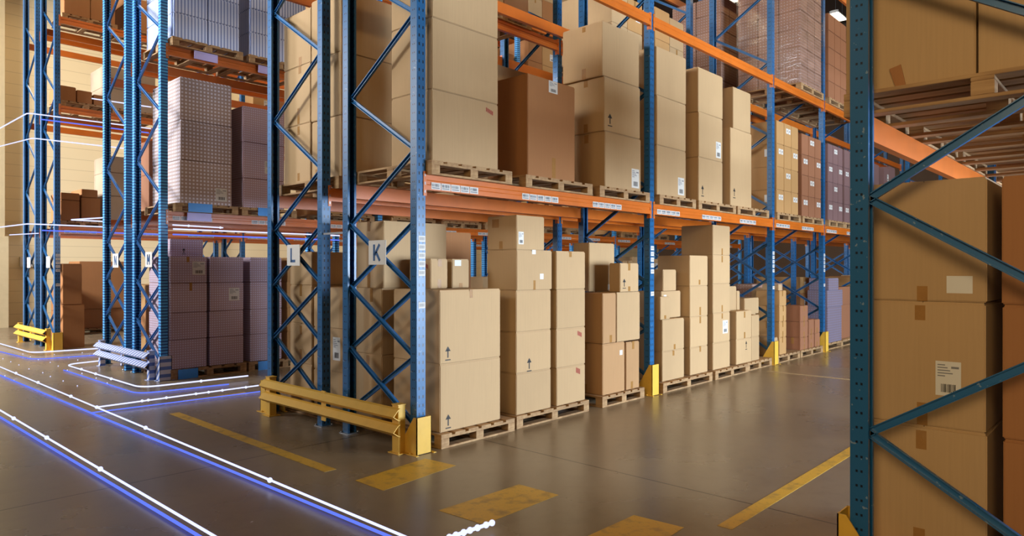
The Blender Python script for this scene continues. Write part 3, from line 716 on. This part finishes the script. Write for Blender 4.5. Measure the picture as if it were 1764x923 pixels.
shelf('K', 'the floor past the posts', 0, 0.0, 1.0, [(13.2, 14.2, 3, 2), (14.6, 15.6, 3, 2), (17.2, 18.2, 3, 2)], KB, .45, 'far boxes of rack K')
shelf('K', 'the beam past the posts', Z1, 0.0, 1.0, [(13.2, 14.2, 3, 2), (14.6, 15.6, 3, 2), (17.2, 18.2, 3, 2)], 'carton_dusk', .5, 'far boxes of rack K')

# ---- rack M
GM = 'dotted boxes of rack M'
zf = [.15, .59, .993, 1.434, 1.83]
stack('the first floor column right of the M post', GM, .06, .61, 5.80, 6.62, zf, 'kraft_grid', [[], [], [('tape', 'f', .3, .38, .04, .12)], [('label', 'f', .42, .22, .19, .2), ('tape', 'f', .26, .35, .04, .08)]], look='dotted pinkish box')
carton(.16, .66, 6.05, 6.5, 1.832, 2.10, 'small dotted box alone on top of the first M floor column', GM, 'kraft_grid', [('arrow', 'f', .2, .08, .06, .09)])
stack('the second floor column right of the M post', GM, .65, 1.19, 5.80, 6.62, zf, 'kraft_grid', [[], [], [('label', 'f', .38, .25, .17, .2)], []], look='dotted pinkish box')
stack('the third floor column right of the M post', GM, 1.30, 1.85, 5.80, 6.62, zf, 'kraft_grid', [[], [], [], []], look='dotted pinkish box')
stack('the fourth floor column, behind the L post', GM, 1.95, 2.5, 5.80, 6.62, zf, 'kraft_back', [[], [], [], []], look='plain brown box')
pm1 = pallet(.07, 1.23, 5.78, 6.9, 0, 'dark pallet under the first two dotted M columns', 'pallets of rack M', h=.145)
pm2 = pallet(1.27, 2.55, 5.78, 6.9, 0, 'dark pallet under the third and fourth M columns', 'pallets of rack M', h=.145)
def plate(x0, x1, y, z0, z1, label, m, host):  # overlay graphics given shape as added plates
    o = part('overlay_marker', MB().box(x0, x1, y - .012, y, z0, z1), [M[m]], host, -Vector(host.location), bevel=.002); o['label'] = label
stack('the stack right of the M post, first beam level', GM, .21, 1.0, 5.80, 6.9, [zt, 3.28, 3.875, 4.52], 'kraft_dot', [[('label', 'f', .62, .17, .18, .2)], [], []], look='large white dotted box')
stack('the second stack right of M post, first beam level', GM, 1.18, 1.90, 5.80, 6.7, [zt, 3.1, 3.68, 4.25], 'kraft_grid', [[], [('label', 'f', .45, .2, .16, .2)], [], ][:3], look='dotted pinkish box')
pm3 = pallet(.12, 1.08, 5.75, 6.95, Z1, 'wooden pallet under the large dot grid stack', 'pallets of rack M')
pm4 = pallet(1.14, 2.1, 5.75, 6.95, Z1, 'wooden pallet under the second dotted stack', 'pallets of rack M')
plate(.17, .46, 5.775, 0, .145, 'bright blue overlay marker on the first dotted floor pallet', 'overlay_blue', pm1)
plate(1.42, 1.66, 5.775, 0, .145, 'bright blue overlay marker on the second dotted floor pallet', 'overlay_blue', pm2)
plate(.30, .66, 5.735, 2.50, 2.63, 'bright blue overlay marker below the upper dotted stack', 'overlay_blue', pm3)
plate(.30, .66, 5.775, 2.37, 2.49, 'lilac overlay marker on the first orange M beam', 'overlay_lilac', RM)
plate(1.40, 1.72, 5.735, 2.50, 2.63, 'bright blue overlay marker below the second upper dotted stack', 'overlay_blue', pm4)
plate(.40, .76, 5.775, 4.82, 4.945, 'lilac overlay marker on the high M beam, nearer the post', 'overlay_lilac', RM)
plate(1.42, 1.68, 5.775, 4.82, 4.945, 'lilac overlay marker on the high M beam, farther from the post', 'overlay_lilac', RM)
def blue_load(x0, x1, n, desc):
    pallet(x0 - .04, x1 + .04, 5.75, 6.95, 4.95, 'wooden pallet under %s' % desc, 'pallets of rack M')
    w = (x1 - x0) / 2
    for c in range(2):
        for r in range(2):
            for k in range(n):
                carton(x0 + c * w, x0 + (c + 1) * w, 5.80 + r * .55, 6.35 + r * .55, 5.082 + k * .38, 5.082 + (k + 1) * .38, 'blue striped crate box, %s row up, %s column, %s, %s' % (NTH[k], ['left', 'right'][c], ['front', 'back'][r], desc), 'blue striped boxes high on rack M', 'kraft_blue', [], .2)
blue_load(.12, 1.12, 4, 'load above M post')
blue_load(1.30, 2.3, 4, 'load beside it')
shelf('M', 'the floor', 0, 5.85, 6.85, [(2.7, 3.7, 3, 2), (4.2, 5.2, 4, 2), (6.6, 7.6, 3, 1), (8.2, 9.2, 4, 2), (9.6, 10.6, 4, 2), (12, 13, 4, 2), (13.4, 14.4, 4, 2)], KB, .45, 'background boxes of rack M')
shelf('M', 'the first beam', Z1, 5.85, 6.85, [(2.7, 3.7, 3, 2), (4.2, 5.2, 3, 2), (5.5, 6.5, 3, 1), (6.7, 7.6, 2, 2), (8.2, 9.2, 3, 2), (9.6, 10.6, 3, 2), (12, 13, 4, 2), (13.4, 14.4, 4, 2)], KB, .5, 'background boxes of rack M')
shelf('M', 'the second beam', 4.95, 5.85, 6.85, [(2.7, 3.7, 3, 2), (4.2, 5.2, 3, 2), (5.5, 6.5, 4, 2), (6.7, 7.6, 3, 2), (8.1, 9.1, 4, 2), (9.3, 10.3, 4, 2), (10.5, 11.4, 3, 2), (12, 13, 4, 2), (13.3, 14.3, 4, 2), (14.5, 15.3, 3, 2)], KB, .48, 'background boxes of rack M')
shelf('M', 'the third beam', 7.4, 5.85, 6.85, [(4.2, 5.2, 3, 2), (5.5, 6.5, 3, 2), (6.7, 7.6, 3, 2), (8.1, 9.1, 3, 2), (9.3, 10.3, 3, 2), (10.5, 11.4, 3, 2), (12, 13, 3, 2), (13.3, 14.3, 3, 2)], KB, .5, 'background boxes of rack M')
# ---- rack N
shelf('N', 'the floor', 0, 7.3, 8.3, [(.25, 1.1, 3, 1), (1.4, 2.3, 2, 2)], ['kraft_dark', 'carton_red', 'kraft_back'], .42, 'boxes of rack N')
shelf('N', 'the first beam', Z1, 7.3, 8.3, [(.3, 1.1, 2, 1)], ['carton_red'], .55, 'boxes of rack N')
# ---- the racks by the cream wall
GQ = 'boxes of the distant left racks'
stack('the wrapped stack on the high beam far left', GQ, .85, 1.9, 11.45, 12.3, [5.082, 5.5, 5.95], 'kraft_grey', [[], []], look='greyish brown box')
for i, (a, b, h) in enumerate([(-.0, .3, .30), (.32, .6, .26), (.62, .84, .22)]):
    carton(a + .05, b + .05, 11.45, 12.2, 5.082, 5.082 + h, 'low brown box, %s along the high beam at far left' % NTH[i], GQ, 'kraft_dark', [])
pallet(.07, 1.0, 11.42, 12.4, 4.95, 'pallet on the high beam at far left', 'pallets at far left', False)
pallet(1.02, 2.0, 11.42, 12.4, 4.95, 'pallet beside the first on the high beam at far left', 'pallets at far left', False)
for i, (a, b, z0, z1, nm) in enumerate([(.08, .42, 2.626, 3.05, 'left low'), (.44, .80, 2.626, 3.13, 'right low'), (.08, .42, 3.052, 3.2, 'left flat'), (.45, .75, 3.132, 3.30, 'top small')]):
    carton(a, b, 11.45, 12.2, z0, z1, 'brown carton, the %s one on the first beam at far left' % nm, GQ, 'kraft_dark', [])
pallet(.07, .86, 11.42, 12.4, Z1, 'pallet on the first beam at far left under the carton pile', 'pallets at far left', False)
stack('the pale stack, first beam, far left', GQ, .92, 1.9, 11.45, 12.3, [zt, 3.2, 3.7, 4.05], 'kraft_grey', [[], [], []], look='grey brown box')
pallet(.9, 1.96, 11.42, 12.4, Z1, 'pallet under the pale wrapped stack at far left', 'pallets at far left', False)
carton(1.42, 2.4, 15.0, 15.9, .132, .62, 'lower brown box standing before the cream wall at far left', GQ, 'kraft_dark', [])
carton(1.36, 2.4, 14.95, 15.9, .622, 1.83, 'tall brown box on the lower one before the cream wall', GQ, 'kraft_dark', [])
pallet(1.36, 2.5, 14.9, 16.0, 0, 'pallet before the cream wall at far left', 'pallets at far left', False)
carton(.75, 1.15, 14.5, 15.0, 0, .62, 'lower small box beside the far left guard', GQ, 'kraft_dark', [])
carton(.75, 1.12, 14.5, 15.0, .622, 1.22, 'upper small box beside the far left guard', GQ, 'kraft_dark', [])
carton(.15, .55, 11.6, 12.2, 0, .9, 'lower brown box inside the far left frame', GQ, 'kraft_dark', [])
carton(.15, .50, 11.6, 12.2, .902, 1.75, 'upper brown box inside the far left frame', GQ, 'kraft_dark', [])
shelf('P', 'the top beam', 6.75, 11.5, 12.3, [(.15, 1.1, 3, 2), (1.3, 2.3, 3, 2), (2.6, 3.6, 2, 2)], 'kraft_dark', .5, GQ)
shelf('P', 'the high beam', 4.95, 11.5, 12.3, [(4.2, 5.2, 2, 2), (5.6, 6.6, 2, 2), (8.2, 9.2, 2, 2)], KB, .5, GQ)

# ---- the close rack at the right
GR = 'large boxes of the close rack at right'
stack('the column beside the close post', GR, .22, 1.0, -4.235, -3.665, [.132, .812, 1.475, 2.118], 'kraft', [[('tape', 'l', .27, .60, .05, .1), ('tape', 'l', .26, .05, .055, .15)], [('label', 'l', .40, .26, .115, .18), ('tape', 'l', .28, .06, .05, .12), ('tape', 'l', .27, .60, .05, .08)], [('blank', 'l', .445, .09, .115, .09), ('tape', 'l', .275, .04, .05, .08)]], look='large box')
stack('the column at the picture edge', GR, .22, 1.0, -4.87, -4.295, [.132, .8, 1.47, 2.112], 'kraft_dark', [[], [], []], look='large brown box')
pallet(.12, 1.12, -4.90, -3.63, 0, 'wooden pallet under the columns at the right edge', 'pallets of the close rack')
pallet(.12, 1.10, -4.88, -3.58, Z1, 'wooden pallet overhead at the right edge, seen from below', 'pallets of the close rack')
carton(.18, 1.0, -4.195, -3.57, zt, 3.7, 'big box on the overhead pallet beside the close post', GR, 'kraft', [], .1)
fl = MB()._add([(-.001, 0, 0), (-.001, -.05, 0), (-.001, -.025, .12), (-.001, .03, .105), (-.006, 0, 0), (-.006, -.05, 0), (-.012, -.025, .12), (-.012, .03, .105)], [(0, 1, 2, 3), (7, 6, 5, 4), (0, 4, 5, 1), (1, 5, 6, 2), (2, 6, 7, 3), (3, 7, 4, 0)], 0)
tag(link('cardboard_flap', fl.mesh('cardboard_flap', [M['kraft_dark']]), None, (.176, -3.83, zt + .003)), 'small torn brown cardboard flap standing on the overhead pallet', 'cardboard flap')
carton(.18, 1.0, -4.86, -4.2, zt, 3.7, 'big box on the overhead pallet at the picture edge', GR, 'kraft', [], .1)
for i, (a, b) in enumerate([(1.3, 2.4), (2.6, 3.7), (4.1, 5.2), (5.4, 6.5)]):
    pallet(a, b, -4.88, -3.62, Z1, 'overhead wooden pallet of the close rack, %s one behind the nearest' % NTH[i], 'pallets of the close rack', i < 2)
    for j in (0, 1):
        carton(a + .05, b - .05, -4.86 + j * .6, -4.28 + j * .6, zt, 3.5, 'big box on overhead pallet, %s behind the nearest, %s half' % (NTH[i], ['wall', 'aisle'][j]), GR, 'kraft_dark', [])  # boxes added to keep the assumed door light off the upper level

# ------------------------------------------------------------------ floor markings
M['paint_tan'] = plain('worn_tan_floor_paint', srgb(178, 156, 122), .5, 0, .4)
def marking(pts, label, mat='paint'):
    mb = MB(); mb.prism(pts, 'z', .0004, .002)
    tag(link('floor_marking', mb.mesh('floor_marking', [M[mat]])), label, 'floor marking', 'yellow floor markings')
marking([(-.87, -.30), (-.10, -.22), (-.06, -.57), (-.87, -.66)], 'worn yellow painted bar on the floor nearest the yellow guard')
marking([(-.87, -1.28), (-.075, -1.30), (-.06, -1.675), (-.84, -1.69)], 'worn yellow painted bar on the floor, the middle one of three')
marking([(-.86, -2.29), (-.04, -2.305), (-.01, -2.66), (-.80, -2.70)], 'worn yellow painted bar on the floor, nearest the bottom edge')
marking([(-.88, 3.34), (-.77, 3.34), (-.80, .07), (-.91, .07)], 'thin yellow painted line on the floor in front of the guard')
marking([(.165, -2.80), (12, -2.76), (12, -2.86), (.165, -2.90)], 'long yellow painted line running down the main aisle floor')
marking([(-.45, 4.05), (.35, 4.05), (.35, 3.93), (-.45, 3.93)], 'faint short yellow dash on the floor left of the guard')
marking([(6.9, -.30), (7.0, -.30), (7.0, -2.75), (6.9, -2.75)], 'pale tan cross line on the aisle floor near the third post', 'paint_tan')

# ------------------------------------------------------------------ light lines
def arc(pts, r=.25, n=6):
    """round the inner corners of a polyline"""
    P = [Vector(p) for p in pts]; out = [P[0]]
    for a, b, c in zip(P[:-2], P[1:-1], P[2:]):
        d1, d2 = (a - b).normalized(), (c - b).normalized()
        s, e = b + d1 * r, b + d2 * r
        for i in range(n + 1):
            t = i / n; out.append((s.lerp(b, t)).lerp(b.lerp(e, t), t))
    return out + [P[-1]]
def line(name, pts, r, mat, label, beads=(), br=.02, rnd=.25):
    P = arc(pts, rnd) if len(pts) > 2 else [Vector(p) for p in pts]
    o0 = Vector(P[0])
    o = link(name, MB().tube([p - o0 for p in P], r).mesh(name, [M[mat]], smooth=True), None, o0)
    tag(o, label, 'light line', 'glowing light lines')
    if beads:
        for bpos in beads: part('bead', MB().ball((0, 0, 0), br), [M[mat]], o, Vector(bpos) - o0, smooth=True)
    return o
zW, zB = .055, .016
line('light_line', [(-1.40, -2.4, zW), (-1.42, 11.5, zW)], .0085, 'glow_white', 'white glowing line on the floor passing nearest the yellow guard', [(-1.405, y, zW) for y in (.03, 2.55, 4.06, 5.06, 6.6, 7.87)])
line('light_line', [(-2.16, -2.4, zW), (-2.23, 9.5, zW)], .0085, 'glow_white', 'white glowing line on the floor nearest the bottom left corner', [(-2.18, 1.29, zW), (-2.19, 2.8, zW), (-2.2, 4.04, zW), (-2.21, 6.2, zW)])
line('light_line', [(-1.40, 4.06, zW), (.72, 4.10, zW)], .0085, 'glow_white', 'white glowing branch line running from the long line toward the guard', [(x, 4.085, zW) for x in (-.91, -.84, -.63, -.27, -.11, .07, .39)], .017)
line('light_line', [(.45, 8.6, zW), (-.62, 8.40, zW), (-.58, 5.08, zW), (.88, 5.02, zW)], .010, 'glow_white', 'white glowing floor line bent around the M and N rack ends', [(-.6, y, zW) for y in (7.6, 6.9, 6.2)] + [(.2, 5.045, zW)], .02)
line('light_line', [(-.64, 14.0, zW), (-.58, 10.72, zW), (1.2, 10.50, zW)], .012, 'glow_white', 'white glowing floor line bent around the distant left rack', ())
line('light_strip', [(-1.385, -2.4, zB), (-1.60, 10.5, zB)], .010, 'glow_blue', 'blue glowing reflection line on the floor beside the white one nearest the guard')  # blue floor strips imitate the white lines' reflection with their own emission
line('light_strip', [(-2.17, -2.4, zB), (-2.28, 8.0, zB)], .010, 'glow_blue', 'blue glowing reflection line on the floor nearest the bottom left corner')
line('light_strip', [(-1.49, 3.97, zB), (.66, 3.84, zB)], .007, 'glow_blue', 'blue glowing reflection branch line on the floor running toward the guard')
line('light_strip', [(-.74, 8.0, zB), (-.70, 4.85, zB), (.45, 4.72, zB)], .009, 'glow_blue', 'blue glowing floor reflection line bent before the M and N rack ends')
line('light_strip', [(-.9, 12.2, zB), (-.74, 9.9, zB), (.4, 9.75, zB)], .009, 'glow_blue', 'blue glowing floor reflection line bent before the distant left rack')
line('light_line', [(-1.30, -1.775, .05), (-.868, -1.803, .05)], .012, 'glow_white', 'short beaded white light line at the bottom edge of the picture', [(x, -1.775 - (x + 1.3) * .065, .05) for x in (-1.22, -1.17, -1.11, -1.06, -1.0, -.93, -.88)], .02)
# at shelf height
line('light_line', [(-.54, 14.4, 2.56), (-.53, 11.25, 2.52), (2.0, 11.25, 2.52)], .012, 'glow_white', 'white glowing line at shelf height around the distant left rack', (), rnd=.12)
line('light_line', [(-.2, 14.4, 2.42), (-.05, 12.6, 2.40)], .01, 'glow_white', 'short white glowing line at shelf height left of the distant rack')
line('light_line', [(.07, 5.7, 2.23), (2.9, 5.7, 2.23)], .01, 'glow_white', 'long white glowing line in front of the first orange M beam')
line('light_line', [(.07, 5.72, 2.29), (.82, 5.72, 2.28)], .009, 'glow_white', 'short white glowing line in front of the M beam, above the long one', [(.3, 5.72, 2.287), (.78, 5.72, 2.281)], .018)
line('light_line', [(.12, 8.95, 2.56), (-.42, 8.85, 2.49), (1.0, 8.85, 2.48)], .011, 'glow_white', 'white glowing arrow shaped line at shelf height behind rack N', [(.1, 8.85, 2.49)], .025, rnd=.02)
line('light_strip', [(-.3, 11.22, 2.40), (2.0, 11.22, 2.40)], .012, 'glow_blue', 'blue glowing line below the white one at the distant left rack')
line('light_strip', [(.07, 5.71, 2.15), (2.9, 5.71, 2.15)], .010, 'glow_blue', 'blue glowing line under the white lines at the M beam')
line('light_line', [(-.53, 14.4, 4.72), (-.52, 11.3, 4.69), (1.75, 11.3, 4.72)], .012, 'glow_white', 'high white glowing line around the distant left rack, along its upper beam', (), rnd=.12)
line('light_line', [(.59, 11.28, 5.17), (1.75, 11.28, 5.19)], .012, 'glow_white', 'short white glowing line over the high boxes at far left')
line('light_line', [(-.45, 14.4, 4.40), (-.44, 11.3, 4.21), (1.4, 11.3, 4.22)], .011, 'glow_white', 'white glowing line below the upper beam of the distant left rack', (), rnd=.12)
line('light_strip', [(-.3, 11.29, 4.60), (1.7, 11.29, 4.62)], .012, 'glow_blue', 'blue glowing line on the upper beam of the distant left rack')
line('light_line', [(.95, 3.6, .55), (1.35, 3.62, .55)], .008, 'glow_white', 'tiny white glowing dash seen behind the L frame')
# little points of light on the floor at the left
db = MB().ball((0, 0, .005), .008, 0, 6, 4).mesh('light_dot', [M['glow_white']])
n = 0
for i in range(9):
    for j in range(7):
        x, y = -1.9 + j * .42 + random.uniform(-.04, .04), 6.2 + i * .62 + random.uniform(-.05, .05)
        if abs(x + 1.41) < .08 or abs(x + 2.2) < .08 or x > .55 or (x > -.3 and y < 9): continue
        tag(link('light_dot', db, None, (x, y, 0)), 'tiny point of white light scattered on the floor at far left', 'light dot', 'points of light on the floor')

# ------------------------------------------------------------------ lamps
def lamp(x, y, z, label, energy, L=1.6, rot=0):
    r = tag(empty('ceiling_lamp', (x, y, z)), label, 'ceiling lamp', 'ceiling lamps')
    part('housing', MB().prism([(-.16, .02), (-.09, .12), (.09, .12), (.16, .02), (.15, .02), (.085, .112), (-.085, .112), (-.15, .02)], 'x', -L / 2, L / 2).box(-L / 2, -L / 2 + .01, -.14, .14, .03, .11).box(L / 2 - .01, L / 2, -.14, .14, .03, .11), [M['paper']], r)
    for yy in (-.06, .06): part('tube', MB().tube([(-L / 2 + .05, yy, .06), (L / 2 - .05, yy, .06)], .02), [M['glow_lamp']], r)
    for xx in (-L / 3, L / 3): part('hanger', MB().tube([(xx, 0, .12), (xx, 0, 10.99 - z)], .006, 6), [M['zinc']], r)
    d = bpy.data.lights.new('lamp_light', 'AREA'); d.shape = 'RECTANGLE'; d.size = L; d.size_y = .3; d.energy = energy; d.color = (1, .68, .31) if y < 3 else (1, .76, .46)
    lo = bpy.data.objects.new('lamp_light', d); COL.objects.link(lo); lo.parent = r; lo.location = (0, 0, .015)
AX = [('aisle before rack K', -1.85), ('aisle between racks L and M', 4.25), ('aisle between rack N and the far racks', 9.9), ('added fill row by the cream wall', 16.4)]  # the row by the cream wall is added to brighten that wall
for nm, y in AX:
    for i, x in enumerate((1.5, 6.0, 10.5, 15.0, 20.0, 26.0)):
        lamp(x, y, 9.6, 'hanging tube lamp, %s along the %s' % (NTH[i], nm), {-1.85: 75, 4.25: 30, 9.9: 90, 16.4: 90}[y])
lamp(20.6, 2.95, 10.1, 'bright tube lamp seen at the top right beyond the wrapped loads', 60, 1.0)

def area(name, loc, aim, sx, sy, e, c, spread=180):
    d = bpy.data.lights.new(name, 'AREA'); d.shape = 'RECTANGLE'; d.size = sx; d.size_y = sy; d.energy = e; d.color = c; d.spread = math.radians(spread)
    o = bpy.data.objects.new(name, d); COL.objects.link(o); o.location = loc
    o.rotation_euler = (Vector(aim) - Vector(loc)).to_track_quat('-Z', 'Y').to_euler()
    return o
area('assumed_door_light', (6.0, -12, 1.7), (4.0, 0, 1.5), 7, 2.8, 3700, (.70, .85, 1.03))  # assumed daylight from an unseen opening; bare area light, no door is built
area('assumed_high_light', (-12, 4, 7.5), (0, 3.5, 5.8), 6, 2.5, 260, (.92, .96, 1), 46)  # assumed source for the lit upper end faces; no window is built
area('left_racks_fill', (-9, 12, 6.5), (2, 13, 3), 5, 4, 2000, (.95, .96, 1), 120)  # fill light added to brighten the left racks and cream wall, no window built
area('right_rack_fill', (-12, -7, 5.5), (0, -4.5, 2.5), 6, 3.5, 95, (1, .74, .42), 52)  # added warm fill for the right rack's near faces, no window there

w = bpy.data.worlds.new('warehouse_ambient'); S.world = w; w.use_nodes = True
w.node_tree.nodes['Background'].inputs[0].default_value = (1, .66, .32, 1)
w.node_tree.nodes['Background'].inputs[1].default_value = .07

# ------------------------------------------------------------------ camera
cd = bpy.data.cameras.new('camera'); cam = bpy.data.objects.new('camera', cd); COL.objects.link(cam)
cd.sensor_width = 36; cd.lens = 36 * 1192 / 1764; cd.shift_y = -(461.5 - 460.7) / 1764 * -1
cd.clip_start = .05; cd.clip_end = 200
cam.location = (-3.983, -4.858, 1.65)
th = math.atan2(1108, 1192)
cam.rotation_euler = Vector((math.cos(th), math.sin(th), 0)).to_track_quat('-Z', 'Y').to_euler()
S.camera = cam
S.view_settings.view_transform = 'Standard'; S.view_settings.look = 'None'; S.view_settings.gamma = 1
S.view_settings.use_curve_mapping = False; S.view_settings.exposure = -.14
S.cycles.use_denoising = True
S.cycles.max_bounces = 6; S.cycles.diffuse_bounces = 4; S.cycles.transparent_max_bounces = 6
S.cycles.sample_clamp_indirect = 4
for l, os_ in LABELS.items():
    nw = len(l.split())
    if nw < 4 or nw > 16: print('LABEL LEN', nw, l)
    if len(os_) > 1 and 'tiny point' not in l: print('DUP LABEL', len(os_), l)
